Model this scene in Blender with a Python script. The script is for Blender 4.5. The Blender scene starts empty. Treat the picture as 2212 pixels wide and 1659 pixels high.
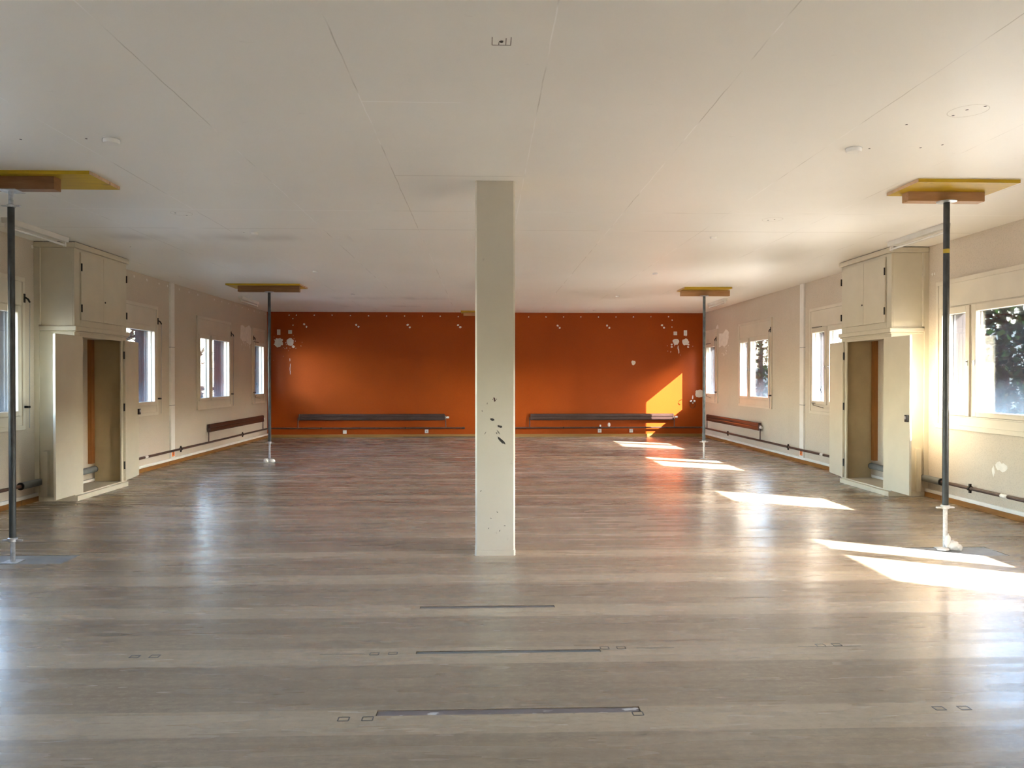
import bpy, bmesh, math, random
from mathutils import Vector, Matrix

random.seed(7)
SC = bpy.context.scene
COL = SC.collection
PI = math.pi

# ---------------------------------------------------------------- room dimensions (metres)
LX, RX = -5.19, 5.33          # inner faces of the left and right wall
BY, FY = 18.55, -4.6          # far orange wall, wall behind the camera
H = 3.0
TH = 0.30                     # outer wall thickness

# ================================================================ materials
def new_mat(name):
    m = bpy.data.materials.new(name)
    m.use_nodes = True
    nt = m.node_tree
    for n in list(nt.nodes):
        nt.nodes.remove(n)
    return m, nt

class NT:
    def __init__(s, nt):
        s.nt = nt
    def n(s, t, **kw):
        nd = s.nt.nodes.new(t)
        for k, v in kw.items():
            setattr(nd, k, v)
        return nd
    def link(s, a, b):
        s.nt.links.new(a, b)
    def val(s, sock, v):
        if hasattr(v, 'is_output') or isinstance(v, bpy.types.NodeSocket):
            s.link(v, sock)
        else:
            sock.default_value = v
    def math(s, op, a, b=None, c=None, clamp=False):
        nd = s.n('ShaderNodeMath', operation=op)
        nd.use_clamp = clamp
        s.val(nd.inputs[0], a)
        if b is not None: s.val(nd.inputs[1], b)
        if c is not None: s.val(nd.inputs[2], c)
        return nd.outputs[0]
    def pos(s):
        return s.n('ShaderNodeNewGeometry').outputs['Position']
    def obj(s):
        return s.n('ShaderNodeTexCoord').outputs['Object']
    def mapping(s, vec, scale=(1, 1, 1), loc=(0, 0, 0)):
        nd = s.n('ShaderNodeMapping')
        s.link(vec, nd.inputs['Vector'])
        nd.inputs['Scale'].default_value = scale
        nd.inputs['Location'].default_value = loc
        return nd.outputs[0]
    def noise(s, vec, scale=5.0, detail=4.0, rough=0.55, out='Fac'):
        nd = s.n('ShaderNodeTexNoise')
        s.link(vec, nd.inputs['Vector'])
        nd.inputs['Scale'].default_value = scale
        nd.inputs['Detail'].default_value = detail
        nd.inputs['Roughness'].default_value = rough
        return nd.outputs[out]
    def ramp(s, fac, stops, interp='LINEAR'):
        nd = s.n('ShaderNodeValToRGB')
        cr = nd.color_ramp
        cr.interpolation = interp
        while len(cr.elements) < len(stops):
            cr.elements.new(0.5)
        for e, (p, c) in zip(cr.elements, stops):
            e.position = p
            e.color = (c[0], c[1], c[2], 1) if isinstance(c, (tuple, list)) else (c, c, c, 1)
        s.link(fac, nd.inputs[0])
        return nd.outputs[0]
    def mix(s, fac, a, b, mode='MIX'):
        nd = s.n('ShaderNodeMix', data_type='RGBA', blend_type=mode)
        s.val(nd.inputs[0], fac)
        for i, v in ((6, a), (7, b)):
            if isinstance(v, tuple): nd.inputs[i].default_value = (v[0], v[1], v[2], 1)
            else: s.link(v, nd.inputs[i])
        return nd.outputs[2]
    def bump(s, h, strength=0.2, dist=0.01):
        nd = s.n('ShaderNodeBump')
        nd.inputs['Strength'].default_value = strength
        nd.inputs['Distance'].default_value = dist
        s.link(h, nd.inputs['Height'])
        return nd.outputs[0]
    def out(s, color=None, rough=0.5, metal=0.0, spec=0.5, normal=None, coat=0.0):
        b = s.n('ShaderNodeBsdfPrincipled')
        if color is not None:
            if isinstance(color, tuple): b.inputs['Base Color'].default_value = (color[0], color[1], color[2], 1)
            else: s.link(color, b.inputs['Base Color'])
        s.val(b.inputs['Roughness'], rough)
        s.val(b.inputs['Metallic'], metal)
        s.val(b.inputs['Specular IOR Level'], spec)
        if coat: b.inputs['Coat Weight'].default_value = coat
        if normal is not None: s.link(normal, b.inputs['Normal'])
        o = s.n('ShaderNodeOutputMaterial')
        s.link(b.outputs[0], o.inputs[0])
        return b

def plain(name, color, rough=0.5, metal=0.0, var=0.06, nscale=6.0, spec=0.5, bump=0.0, bscale=80.0):
    m, nt = new_mat(name); t = NT(nt)
    v = t.obj()
    f = t.noise(v, nscale, 4)
    lo = tuple(c * (1 - var * 1.6) for c in color); hi = tuple(min(1, c * (1 + var * 1.6)) for c in color)
    c = t.ramp(f, [(0.3, lo), (0.7, hi)])
    nrm = None
    if bump:
        nrm = t.bump(t.noise(v, bscale, 3), bump, 0.004)
    t.out(c, rough, metal, spec, nrm)
    return m

M = {}
# -- linoleum floor: beige-brown marbled sheets, streaks running across the room
def lino():
    m, nt = new_mat('linoleum'); t = NT(nt)
    p = t.pos()
    streak = t.noise(t.mapping(p, (0.45, 9.0, 1.0)), 1.6, 7, 0.55)
    fine = t.noise(t.mapping(p, (7.0, 42.0, 1.0)), 1.5, 5, 0.6)
    fib = t.noise(t.mapping(p, (16.0, 38.0, 1.0)), 1.7, 4, 0.6)
    big = t.noise(t.mapping(p, (0.22, 0.5, 1.0)), 1.0, 3)
    sep = t.n('ShaderNodeSeparateXYZ'); t.link(p, sep.inputs[0])
    y = t.math('ADD', sep.outputs[1], t.math('MULTIPLY', sep.outputs[0], 0.004))
    # one lighter strip every 0.76 m, marking former partitions
    ph = t.math('FRACT', t.math('DIVIDE', t.math('SUBTRACT', y, 3.83 - 0.0), 0.755))
    band = t.math('LESS_THAN', ph, 0.31)
    row = t.math('FLOOR', t.math('DIVIDE', t.math('SUBTRACT', y, 3.83), 0.755))
    rowr = t.n('ShaderNodeTexWhiteNoise', noise_dimensions='1D'); t.link(row, rowr.inputs['W'])
    half = t.math('FLOOR', t.math('MULTIPLY', ph, 3.2))
    rr2 = t.n('ShaderNodeTexWhiteNoise', noise_dimensions='1D')
    t.link(t.math('ADD', t.math('MULTIPLY', row, 7.31), half), rr2.inputs['W'])
    base = t.ramp(streak, [(0.28, (0.215, 0.167, 0.116)), (0.5, (0.268, 0.211, 0.148)), (0.74, (0.320, 0.256, 0.182))])
    bl = t.math('MULTIPLY', band, t.math('MULTIPLY_ADD', rowr.outputs['Value'], 0.24, 0.42))
    c = t.mix(bl, base, (0.46, 0.375, 0.265))
    c = t.mix(t.math('MULTIPLY', rr2.outputs['Value'], 0.30), c, (0.13, 0.10, 0.075))
    c = t.mix(t.ramp(fine, [(0.30, 0.28), (0.46, 0.0)]), c, (0.11, 0.085, 0.062))
    c = t.mix(t.ramp(fib, [(0.56, 0.0), (0.70, 0.35)]), c, (0.37, 0.31, 0.24))
    fleck = t.noise(t.mapping(p, (26, 60, 1), (3.1, 8.2, 0)), 1.9, 2, 0.5)
    c = t.mix(t.ramp(fleck, [(0.27, 0.45), (0.33, 0.0)]), c, (0.085, 0.068, 0.052))
    mott = t.noise(t.mapping(p, (20, 34, 1), (7.7, 1.2, 0)), 1.0, 5, 0.7)
    c = t.mix(t.ramp(mott, [(0.34, 0.22), (0.52, 0.0)]), c, (0.13, 0.10, 0.072))
    c = t.mix(t.ramp(mott, [(0.52, 0.0), (0.68, 0.22)]), c, (0.42, 0.35, 0.26))
    c = t.mix(t.ramp(big, [(0.35, 0.14), (0.62, 0.0)]), c, (0.19, 0.15, 0.12))
    wear = t.noise(t.mapping(p, (0.7, 6.0, 1.0)), 1.4, 3, 0.5)
    rg = t.n('ShaderNodeMapRange'); t.link(wear, rg.inputs[0])
    rg.inputs[1].default_value = 0.3; rg.inputs[2].default_value = 0.7
    rg.inputs[3].default_value = 0.215; rg.inputs[4].default_value = 0.315
    h = t.noise(t.mapping(p, (9, 18, 1)), 1.5, 4)
    t.out(c, rg.outputs[0], 0, 0.5, t.bump(h, 0.05, 0.004))
    return m
M['lino'] = lino()

# -- ceiling: warm white painted boards with cracked joints
def ceiling_mat():
    m, nt = new_mat('ceiling_paint'); t = NT(nt)
    p = t.pos()
    sep = t.n('ShaderNodeSeparateXYZ'); t.link(p, sep.inputs[0])
    wob = t.math('MULTIPLY', t.math('SUBTRACT', t.noise(p, 3.0, 4), 0.5), 0.02)
    x = t.math('ADD', sep.outputs[0], wob); y = t.math('ADD', sep.outputs[1], wob)
    def line(coord, at, w):
        return t.math('LESS_THAN', t.math('ABSOLUTE', t.math('SUBTRACT', coord, at)), w)
    fr = t.math('FRACT', t.math('ADD', t.math('DIVIDE', t.math('ADD', x, 1.71), 1.01), 0.5))
    dx = t.math('MULTIPLY', t.math('ABSOLUTE', t.math('SUBTRACT', fr, 0.5)), 1.01)
    lx = t.math('LESS_THAN', dx, 0.0035)
    lx = t.math('MULTIPLY', lx, t.ramp(t.noise(t.mapping(p, (2.1, 1.1, 1)), 1.3, 3), [(0.40, 0.0), (0.52, 1.0)]))
    ly = t.math('MAXIMUM', line(y, 7.30, 0.007), line(y, 8.21, 0.007))
    ly = t.math('MULTIPLY', ly, t.ramp(t.noise(t.mapping(p, (0.6, 1.1, 1), (4, 1, 0)), 1.3, 3), [(0.30, 0.25), (0.45, 1.0)]))
    seg = t.math('MULTIPLY', t.math('GREATER_THAN', x, -0.70), t.math('LESS_THAN', x, 0.32))
    ly2 = t.math('MULTIPLY', t.math('MAXIMUM', line(y, 6.02, 0.006), t.math('MULTIPLY', line(y, 4.42, 0.006), t.math('GREATER_THAN', t.noise(p, 2.2, 3), 0.52))), seg)
    l = t.math('MAXIMUM', t.math('MAXIMUM', lx, ly), ly2)
    lc = t.ramp(t.noise(t.mapping(p, (0.9, 0.9, 1), (9, 3, 0)), 1.0, 2), [(0.46, (0.56, 0.53, 0.47)), (0.54, (0.97, 0.96, 0.93))])
    base = t.ramp(t.noise(p, 0.7, 4), [(0.3, (0.835, 0.815, 0.76)), (0.7, (0.875, 0.855, 0.80))])
    sm = t.noise(t.mapping(p, (6, 14, 1)), 1.3, 5, 0.6)
    base = t.mix(t.ramp(sm, [(0.68, 0.0), (0.80, 0.35)]), base, (0.5, 0.46, 0.40))
    def dark_band(y0, sy, x0, x1, seed):  # soft darker band along x, broken up by noise
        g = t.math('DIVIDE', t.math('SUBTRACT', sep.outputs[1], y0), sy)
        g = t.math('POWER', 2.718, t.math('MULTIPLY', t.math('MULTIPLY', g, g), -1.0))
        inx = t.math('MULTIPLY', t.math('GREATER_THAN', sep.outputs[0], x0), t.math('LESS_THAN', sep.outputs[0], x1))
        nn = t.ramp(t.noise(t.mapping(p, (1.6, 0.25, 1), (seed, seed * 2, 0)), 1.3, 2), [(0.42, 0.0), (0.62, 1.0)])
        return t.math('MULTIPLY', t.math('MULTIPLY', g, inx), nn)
    sm2 = t.math('MAXIMUM', dark_band(8.75, 0.20, -4.4, -1.5, 1.7), t.math('MAXIMUM', dark_band(15.3, 0.25, -3.3, -0.6, 4.1), dark_band(17.0, 0.2, -3.2, -1.4, 6.3)))
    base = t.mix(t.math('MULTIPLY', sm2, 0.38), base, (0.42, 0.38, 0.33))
    c = t.mix(t.math('MULTIPLY', l, 0.75), base, lc)
    t.out(c, 0.45, 0, 0.35, t.bump(t.noise(p, 60, 3), 0.05, 0.003))
    return m
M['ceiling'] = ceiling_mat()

def wall_mat(name, lo, hi, rough=0.6, bump=0.35, spec=0.35, grime=0.2):
    m, nt = new_mat(name); t = NT(nt)
    p = t.pos()
    base = t.ramp(t.noise(p, 1.1, 5), [(0.3, lo), (0.7, hi)])
    weave = t.noise(p, 95, 3, 0.6)
    dark = tuple(v * 0.72 for v in lo)
    c = t.mix(t.ramp(weave, [(0.30, 0.55), (0.5, 0.0)]), base, dark)
    gr = t.noise(t.mapping(p, (1.4, 1.4, 0.7), (2, 5, 1)), 1.0, 6, 0.65)
    c = t.mix(t.ramp(gr, [(0.58, 0.0), (0.78, grime)]), c, tuple(v * 0.6 for v in lo))
    t.out(c, rough, 0, spec, t.bump(weave, bump, 0.004))
    return m
M['beige'] = wall_mat('beige_wallcovering', (0.575, 0.50, 0.405), (0.625, 0.545, 0.45))
M['orange'] = wall_mat('orange_paint', (0.33, 0.055, 0.004), (0.37, 0.066, 0.005), 0.45, 0.22, 0.22, 0.12)
M['rear'] = wall_mat('cream_wall', (0.58, 0.53, 0.43), (0.63, 0.58, 0.48))

M['cream'] = plain('cream_cabinet_paint', (0.60, 0.545, 0.425), 0.38, 0, 0.03, 3.0, 0.5, 0.05, 60)
M['cream_in'] = plain('cabinet_inner_board', (0.42, 0.33, 0.19), 0.6, 0, 0.06, 3.0)
M['frame'] = plain('window_paint', (0.66, 0.60, 0.50), 0.35, 0, 0.03, 3.0, 0.5)
M['sash'] = plain('sash_paint', (0.66, 0.60, 0.50), 0.32, 0, 0.03, 3.0, 0.5)
M['white'] = plain('white_plastic', (0.80, 0.78, 0.74), 0.35, 0, 0.03)
M['whitemetal'] = plain('white_enamel', (0.70, 0.69, 0.65), 0.35, 0, 0.03)
M['tube'] = plain('lamp_tube_glass', (0.82, 0.81, 0.78), 0.15, 0, 0.02)
M['grey'] = plain('grey_plastic', (0.36, 0.36, 0.36), 0.4, 0, 0.04)
M['dark'] = plain('dark_iron', (0.035, 0.030, 0.026), 0.4, 0.6, 0.2)
M['prop'] = plain('dark_painted_steel', (0.024, 0.028, 0.028), 0.45, 0.0, 0.30, 14.0, 0.5, 0.1, 120)
M['prop_mid'] = plain('worn_grey_steel', (0.085, 0.098, 0.098), 0.42, 0.1, 0.25, 14.0, 0.5, 0.1, 120)
M['galv'] = plain('galvanised_steel', (0.50, 0.52, 0.54), 0.36, 0.7, 0.18, 22.0)
M['galv_white'] = plain('plaster_dusted_steel', (0.62, 0.62, 0.60), 0.6, 0.1, 0.14, 40.0)
M['tape'] = plain('yellow_tape', (0.45, 0.33, 0.03), 0.5)
M['screed'] = plain('bare_screed', (0.215, 0.225, 0.230), 0.5, 0, 0.12, 9.0, 0.4, 0.15, 60)
M['subfloor'] = plain('dark_glue_bed', (0.075, 0.066, 0.058), 0.7, 0, 0.15, 9.0)
M['radiator'] = plain('brown_enamel', (0.060, 0.034, 0.029), 0.24, 0.0, 0.12, 3.0, 0.6)
M['pipe'] = plain('brown_pipe_paint', (0.085, 0.045, 0.034), 0.35, 0.1, 0.2, 12.0)
M['insul'] = plain('grey_pipe_foam', (0.17, 0.175, 0.17), 0.75, 0, 0.08, 10)
M['black'] = plain('black_rubber', (0.012, 0.012, 0.012), 0.6, 0, 0.1)
M['chrome'] = plain('chrome', (0.75, 0.75, 0.75), 0.12, 1.0, 0.02)
M['filler'] = plain('white_filler', (0.80, 0.765, 0.71), 0.75, 0, 0.05, 12, 0.3, 0.2, 60)
M['rag'] = plain('white_cloth', (0.78, 0.76, 0.72), 0.85, 0, 0.05, 14, 0.2, 0.3, 60)
M['orange_label'] = plain('orange_label', (0.75, 0.19, 0.03), 0.5)
M['paintloss'] = plain('chipped_dark_paint', (0.035, 0.030, 0.026), 0.6, 0, 0.2, 40)
M['faint'] = plain('faint_pencil_ring', (0.60, 0.57, 0.51), 0.7, 0, 0.1, 40)
M['redchip'] = plain('dark_red_chip', (0.05, 0.012, 0.010), 0.5, 0, 0.3, 60)
M['scuff'] = plain('grey_scuff', (0.19, 0.17, 0.14), 0.7, 0, 0.3, 60)

def column_mat():
    m, nt = new_mat('column_paint'); t = NT(nt)
    p = t.pos()
    base = t.ramp(t.noise(p, 2.0, 5), [(0.3, (0.57, 0.525, 0.43)), (0.7, (0.61, 0.565, 0.47))])
    d = t.noise(t.mapping(p, (14, 14, 8)), 1.2, 5, 0.7)
    c = t.mix(t.ramp(d, [(0.68, 0.0), (0.76, 0.45)]), base, (0.30, 0.26, 0.20))
    t.out(c, 0.42, 0, 0.45, t.bump(t.noise(p, 45, 4), 0.08, 0.003))
    return m
M['column'] = column_mat()

def wood(name, c0, c1, scale=(1.2, 14, 14), rough=0.5, knots=True):
    m, nt = new_mat(name); t = NT(nt)
    v = t.obj()
    g = t.noise(t.mapping(v, scale), 2.2, 6, 0.6)
    c = t.ramp(g, [(0.3, c0), (0.68, c1)])
    if knots:
        k = t.noise(t.mapping(v, (5, 11, 11), (1.3, 0.4, 2.2)), 1.1, 2)
        c = t.mix(t.ramp(k, [(0.24, 0.75), (0.32, 0.0)]), c, tuple(x * 0.35 for x in c0))
    t.out(c, rough, 0, 0.4, t.bump(g, 0.12, 0.003))
    return m
M['yellowboard'] = wood('yellow_shuttering_board', (0.46, 0.285, 0.008), (0.60, 0.40, 0.014), rough=0.5)
M['boardedge'] = wood('raw_board_edge', (0.52, 0.34, 0.20), (0.66, 0.46, 0.30))
M['timber'] = wood('brown_timber', (0.19, 0.085, 0.030), (0.30, 0.145, 0.060))
M['timber_light'] = wood('pale_timber', (0.38, 0.20, 0.085), (0.52, 0.30, 0.15))
M['skirting'] = wood('skirting_wood', (0.20, 0.085, 0.018), (0.30, 0.135, 0.032), (14, 1.2, 14), 0.4, False)
M['skirting_back'] = wood('pale_skirting_wood', (0.26, 0.145, 0.040), (0.36, 0.21, 0.065), (1.2, 14, 14), 0.4, False)
M['post'] = wood('orange_brown_wood', (0.25, 0.092, 0.022), (0.33, 0.135, 0.036), (14, 14, 1.2), 0.45, False)

def cladding():
    m, nt = new_mat('brown_vertical_cladding'); t = NT(nt)
    v = t.obj()
    g = t.noise(t.mapping(v, (30, 30, 1.0)), 1.5, 5, 0.6)
    c = t.ramp(g, [(0.3, (0.010, 0.008, 0.009)), (0.7, (0.022, 0.018, 0.019))])
    t.out(c, 0.6, 0, 0.12)
    return m
M['clad'] = cladding()
M['rail'] = plain('aluminium_rail', (0.06, 0.065, 0.075), 0.4, 0.2, 0.04)
M['render'] = plain('outer_render', (0.55, 0.52, 0.47), 0.8, 0, 0.05)

# -- window glass: clear pane with a weak mirror and dust thicker near the bottom edge, tinted blue to paint in haze
def glass():
    m, nt = new_mat('dusty_hazed_glass'); t = NT(nt)
    tr = t.n('ShaderNodeBsdfTransparent'); tr.inputs[0].default_value = (0.955, 0.955, 0.965, 1)
    gl = t.n('ShaderNodeBsdfGlossy'); gl.inputs['Roughness'].default_value = 0.02
    lw = t.n('ShaderNodeFresnel'); lw.inputs[0].default_value = 1.45
    mx = t.n('ShaderNodeMixShader')
    t.link(t.math('MULTIPLY', lw.outputs[0], 0.8), mx.inputs[0])
    t.link(tr.outputs[0], mx.inputs[1]); t.link(gl.outputs[0], mx.inputs[2])
    du = t.n('ShaderNodeBsdfTranslucent'); du.inputs[0].default_value = (0.50, 0.74, 1.0, 1)
    sep = t.n('ShaderNodeSeparateXYZ'); t.link(t.pos(), sep.inputs[0])
    grad = t.n('ShaderNodeMapRange'); t.link(sep.outputs[2], grad.inputs[0])
    grad.inputs[1].default_value = 1.06; grad.inputs[2].default_value = 1.42
    grad.inputs[3].default_value = 0.0045; grad.inputs[4].default_value = 0.0003
    ns = t.noise(t.mapping(t.pos(), (6, 6, 6)), 1.5, 5)
    fac = t.math('MULTIPLY', grad.outputs[0], t.math('MULTIPLY_ADD', ns, 1.2, 0.4))
    m2 = t.n('ShaderNodeMixShader'); t.link(fac, m2.inputs[0])
    t.link(mx.outputs[0], m2.inputs[1]); t.link(du.outputs[0], m2.inputs[2])
    o = t.n('ShaderNodeOutputMaterial'); t.link(m2.outputs[0], o.inputs[0])
    return m
M['glass'] = glass()

def leafm(name, c0, c1):
    m, nt = new_mat(name); t = NT(nt)
    r = t.n('ShaderNodeTexWhiteNoise', noise_dimensions='3D')
    t.link(t.mapping(t.obj(), (3, 3, 3)), r.inputs[0])
    c = t.mix(t.noise(t.obj(), 3.5, 3), c0, c1)
    d = t.n('ShaderNodeBsdfDiffuse'); t.link(c, d.inputs[0])
    tl = t.n('ShaderNodeBsdfTranslucent'); t.link(c, tl.inputs[0])
    mx = t.n('ShaderNodeMixShader'); mx.inputs[0].default_value = 0.35
    t.link(d.outputs[0], mx.inputs[1]); t.link(tl.outputs[0], mx.inputs[2])
    o = t.n('ShaderNodeOutputMaterial'); t.link(mx.outputs[0], o.inputs[0])
    return m
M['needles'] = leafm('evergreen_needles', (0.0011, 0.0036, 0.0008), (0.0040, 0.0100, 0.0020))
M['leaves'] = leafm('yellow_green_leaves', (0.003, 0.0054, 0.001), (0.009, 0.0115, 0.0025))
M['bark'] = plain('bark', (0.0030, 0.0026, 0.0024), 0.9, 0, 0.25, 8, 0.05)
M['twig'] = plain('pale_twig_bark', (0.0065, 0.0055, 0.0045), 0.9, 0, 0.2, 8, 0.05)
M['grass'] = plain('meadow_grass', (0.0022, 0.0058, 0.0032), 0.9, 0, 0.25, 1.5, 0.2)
M['yard'] = plain('yard_gravel', (0.20, 0.195, 0.18), 0.9, 0, 0.12, 3.0, 0.2)

# ================================================================ mesh builder
class MB:
    def __init__(s):
        s.v = []; s.f = []
    def face(s, pts):
        i = len(s.v); s.v += [tuple(p) for p in pts]; s.f.append(tuple(range(i, i + len(pts))))
        return s
    def box(s, x0, x1, y0, y1, z0, z1):
        i = len(s.v)
        s.v += [(x0, y0, z0), (x1, y0, z0), (x1, y1, z0), (x0, y1, z0), (x0, y0, z1), (x1, y0, z1), (x1, y1, z1), (x0, y1, z1)]
        s.f += [tuple(i + k for k in q) for q in ((0, 3, 2, 1), (4, 5, 6, 7), (0, 1, 5, 4), (1, 2, 6, 5), (2, 3, 7, 6), (3, 0, 4, 7))]
        return s
    def prism(s, pts, axis, a, b):
        # pts: outline in the two other axes (in xyz order), extruded along axis from a to b
        def P(p, t):
            q = list(p); q.insert(axis, t); return tuple(q)
        n = len(pts); i = len(s.v)
        s.v += [P(p, a) for p in pts] + [P(p, b) for p in pts]
        s.f.append(tuple(i + k for k in range(n))); s.f.append(tuple(i + n + k for k in reversed(range(n))))
        for k in range(n):
            s.f.append((i + k, i + n + k, i + n + (k + 1) % n, i + (k + 1) % n))
        return s
    def tube(s, pts, r, seg=12, cap=True):
        pts = [Vector(p) for p in pts]
        rs = r if isinstance(r, (list, tuple)) else [r] * len(pts)
        base = len(s.v); up = None
        for k, p in enumerate(pts):
            d = (pts[min(k + 1, len(pts) - 1)] - pts[max(k - 1, 0)])
            if d.length < 1e-9: d = Vector((0, 0, 1))
            d.normalize()
            if up is None:
                up = Vector((0, 0, 1)) if abs(d.z) < 0.9 else Vector((1, 0, 0))
            a = d.cross(up)
            if a.length < 1e-6: a = d.cross(Vector((0, 1, 0)))
            a.normalize(); b = d.cross(a); up = a.cross(d) if False else up
            for j in range(seg):
                an = 2 * PI * j / seg
                q = p + a * (math.cos(an) * rs[k]) + b * (math.sin(an) * rs[k])
                s.v.append(tuple(q))
        for k in range(len(pts) - 1):
            for j in range(seg):
                j2 = (j + 1) % seg
                s.f.append((base + k * seg + j, base + k * seg + j2, base + (k + 1) * seg + j2, base + (k + 1) * seg + j))
        if cap:
            s.f.append(tuple(base + j for j in reversed(range(seg))))
            e = base + (len(pts) - 1) * seg
            s.f.append(tuple(e + j for j in range(seg)))
        return s
    def ring(s, r0, r1, z0, z1, seg=24, c=(0, 0)):
        i = len(s.v)
        for (r, z) in ((r0, z0), (r1, z0), (r1, z1), (r0, z1)):
            for j in range(seg):
                an = 2 * PI * j / seg
                s.v.append((c[0] + r * math.cos(an), c[1] + r * math.sin(an), z))
        for k in range(4):
            k2 = (k + 1) % 4
            for j in range(seg):
                j2 = (j + 1) % seg
                s.f.append((i + k * seg + j, i + k * seg + j2, i + k2 * seg + j2, i + k2 * seg + j))
        return s
    def lathe(s, prof, seg=24):
        i = len(s.v); n = len(prof)
        for (r, z) in prof:
            for j in range(seg):
                an = 2 * PI * j / seg
                s.v.append((r * math.cos(an), r * math.sin(an), z))
        for k in range(n - 1):
            for j in range(seg):
                j2 = (j + 1) % seg
                s.f.append((i + k * seg + j, i + k * seg + j2, i + (k + 1) * seg + j2, i + (k + 1) * seg + j))
        s.f.append(tuple(i + j for j in reversed(range(seg))))
        s.f.append(tuple(i + (n - 1) * seg + j for j in range(seg)))
        return s
    def build(s, name, mat, parent=None, bevel=0.0, smooth=False, loc=None):
        me = bpy.data.meshes.new(name)
        me.from_pydata(s.v, [], s.f); me.update()
        bm = bmesh.new(); bm.from_mesh(me)
        bmesh.ops.recalc_face_normals(bm, faces=bm.faces)
        bm.to_mesh(me); bm.free()
        o = bpy.data.objects.new(name, me); COL.objects.link(o)
        if isinstance(mat, (list, tuple)):
            for x in mat: me.materials.append(x)
        else:
            me.materials.append(mat)
        if parent is not None: o.parent = parent
        if loc is not None: o.location = loc
        if bevel:
            b = o.modifiers.new('Bevel', 'BEVEL'); b.width = bevel; b.segments = 2
            b.limit_method = 'ANGLE'; b.angle_limit = math.radians(40)
        if smooth:
            for p in me.polygons: p.use_smooth = True
            e = o.modifiers.new('Edges', 'EDGE_SPLIT'); e.split_angle = math.radians(40)
        return o

def tag(o, label=None, cat=None, group=None, kind=None):
    if label: o['label'] = label
    if cat: o['category'] = cat
    if group: o['group'] = group
    if kind: o['kind'] = kind
    return o

def empty(name, loc, rz=0.0):
    o = bpy.data.objects.new(name, None); COL.objects.link(o)
    o.location = loc; o.rotation_euler = (0, 0, rz); o.empty_display_size = 0.1
    return o

CH = {}
def kids(o):
    return [c for c in bpy.data.objects if c.parent == o]
def copy_tree(o, parent=None):
    c = o.copy(); COL.objects.link(c)
    if parent is not None: c.parent = parent
    for k in kids(o):
        if k is not c: copy_tree(k, c)
    return c

ROT = {'left': PI / 2, 'right': -PI / 2, 'back': 0.0}
def on_wall(name, side, along, z=0.0):
    """Empty on a wall face: local x runs to the right as seen from inside, local y goes into the wall."""
    loc = {'left': (LX, along, z), 'right': (RX, along, z), 'back': (along, BY, z)}[side]
    return empty(name, loc, ROT[side])

def slab(name, us, zs, holes, w0, w1, mat, axes, kind='structure', mat_side=None):
    """Slab with rectangular holes. us/zs: extent; holes: (u0,u1,z0,z1). axes maps (u,w,z)->xyz."""
    U = sorted(set([us[0], us[1]] + [h[0] for h in holes] + [h[1] for h in holes]))
    Z = sorted(set([zs[0], zs[1]] + [h[2] for h in holes] + [h[3] for h in holes]))
    U = [u for u in U if us[0] - 1e-6 <= u <= us[1] + 1e-6]; Z = [z for z in Z if zs[0] - 1e-6 <= z <= zs[1] + 1e-6]
    def solid(i, j):
        if i < 0 or j < 0 or i >= len(U) - 1 or j >= len(Z) - 1: return False
        cu, cz = (U[i] + U[i + 1]) / 2, (Z[j] + Z[j + 1]) / 2
        return not any(h[0] < cu < h[1] and h[2] < cz < h[3] for h in holes)
    mb = MB()
    for i in range(len(U) - 1):
        for j in range(len(Z) - 1):
            if not solid(i, j): continue
            a, b, c, d = U[i], U[i + 1], Z[j], Z[j + 1]
            for w in (w0, w1):
                mb.face([axes(a, w, c), axes(b, w, c), axes(b, w, d), axes(a, w, d)])
            if not solid(i - 1, j): mb.face([axes(a, w0, c), axes(a, w1, c), axes(a, w1, d), axes(a, w0, d)])
            if not solid(i + 1, j): mb.face([axes(b, w0, c), axes(b, w1, c), axes(b, w1, d), axes(b, w0, d)])
            if not solid(i, j - 1): mb.face([axes(a, w0, c), axes(b, w0, c), axes(b, w1, c), axes(a, w1, c)])
            if not solid(i, j + 1): mb.face([axes(a, w0, d), axes(b, w0, d), axes(b, w1, d), axes(a, w1, d)])
    me = bpy.data.meshes.new(name); me.from_pydata(mb.v, [], mb.f)
    bm = bmesh.new(); bm.from_mesh(me)
    bmesh.ops.remove_doubles(bm, verts=bm.verts, dist=1e-5)
    bmesh.ops.recalc_face_normals(bm, faces=bm.faces)
    bm.to_mesh(me); bm.free()
    o = bpy.data.objects.new(name, me); COL.objects.link(o); me.materials.append(mat)
    if kind: o['kind'] = kind
    return o

# ================================================================ room shell
WR = [15.00, 11.48, 7.95, 4.42, -2.62]      # window centres along the right wall
WL = [14.965, 11.45, 7.92, 4.40, 0.88, -2.64]     # and the left wall
W4R, W4L = 17.89, 17.82                    # single casements next to the far corner
hR = [(c - 0.85, c + 0.85, 1.0, 2.231) for c in WR] + [(W4R - 0.42, W4R + 0.42, 1.0, 2.231)]
hL = [(c - 0.85, c + 0.85, 1.0, 2.231) for c in WL] + [(W4L - 0.42, W4L + 0.42, 1.0, 2.231)]
wall_right = slab('wall_right', (FY, BY), (0, H), hR, RX, RX + TH, M['beige'], lambda u, w, z: (w, u, z))
wall_left = slab('wall_left', (FY, BY), (0, H), hL, LX, LX - TH, M['beige'], lambda u, w, z: (w, u, z))
wall_back = slab('wall_back', (LX - TH, RX + TH), (0, H), [], BY, BY + TH, M['orange'], lambda u, w, z: (u, w, z))
wall_front = slab('wall_front', (LX - TH, RX + TH), (0, H), [], FY, FY - TH, M['rear'], lambda u, w, z: (u, w, z))
ceiling = slab('ceiling', (LX - TH, RX + TH), (FY - TH, BY + TH), [], H, H + 0.3, M['ceiling'], lambda u, w, z: (u, z, w))

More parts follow.
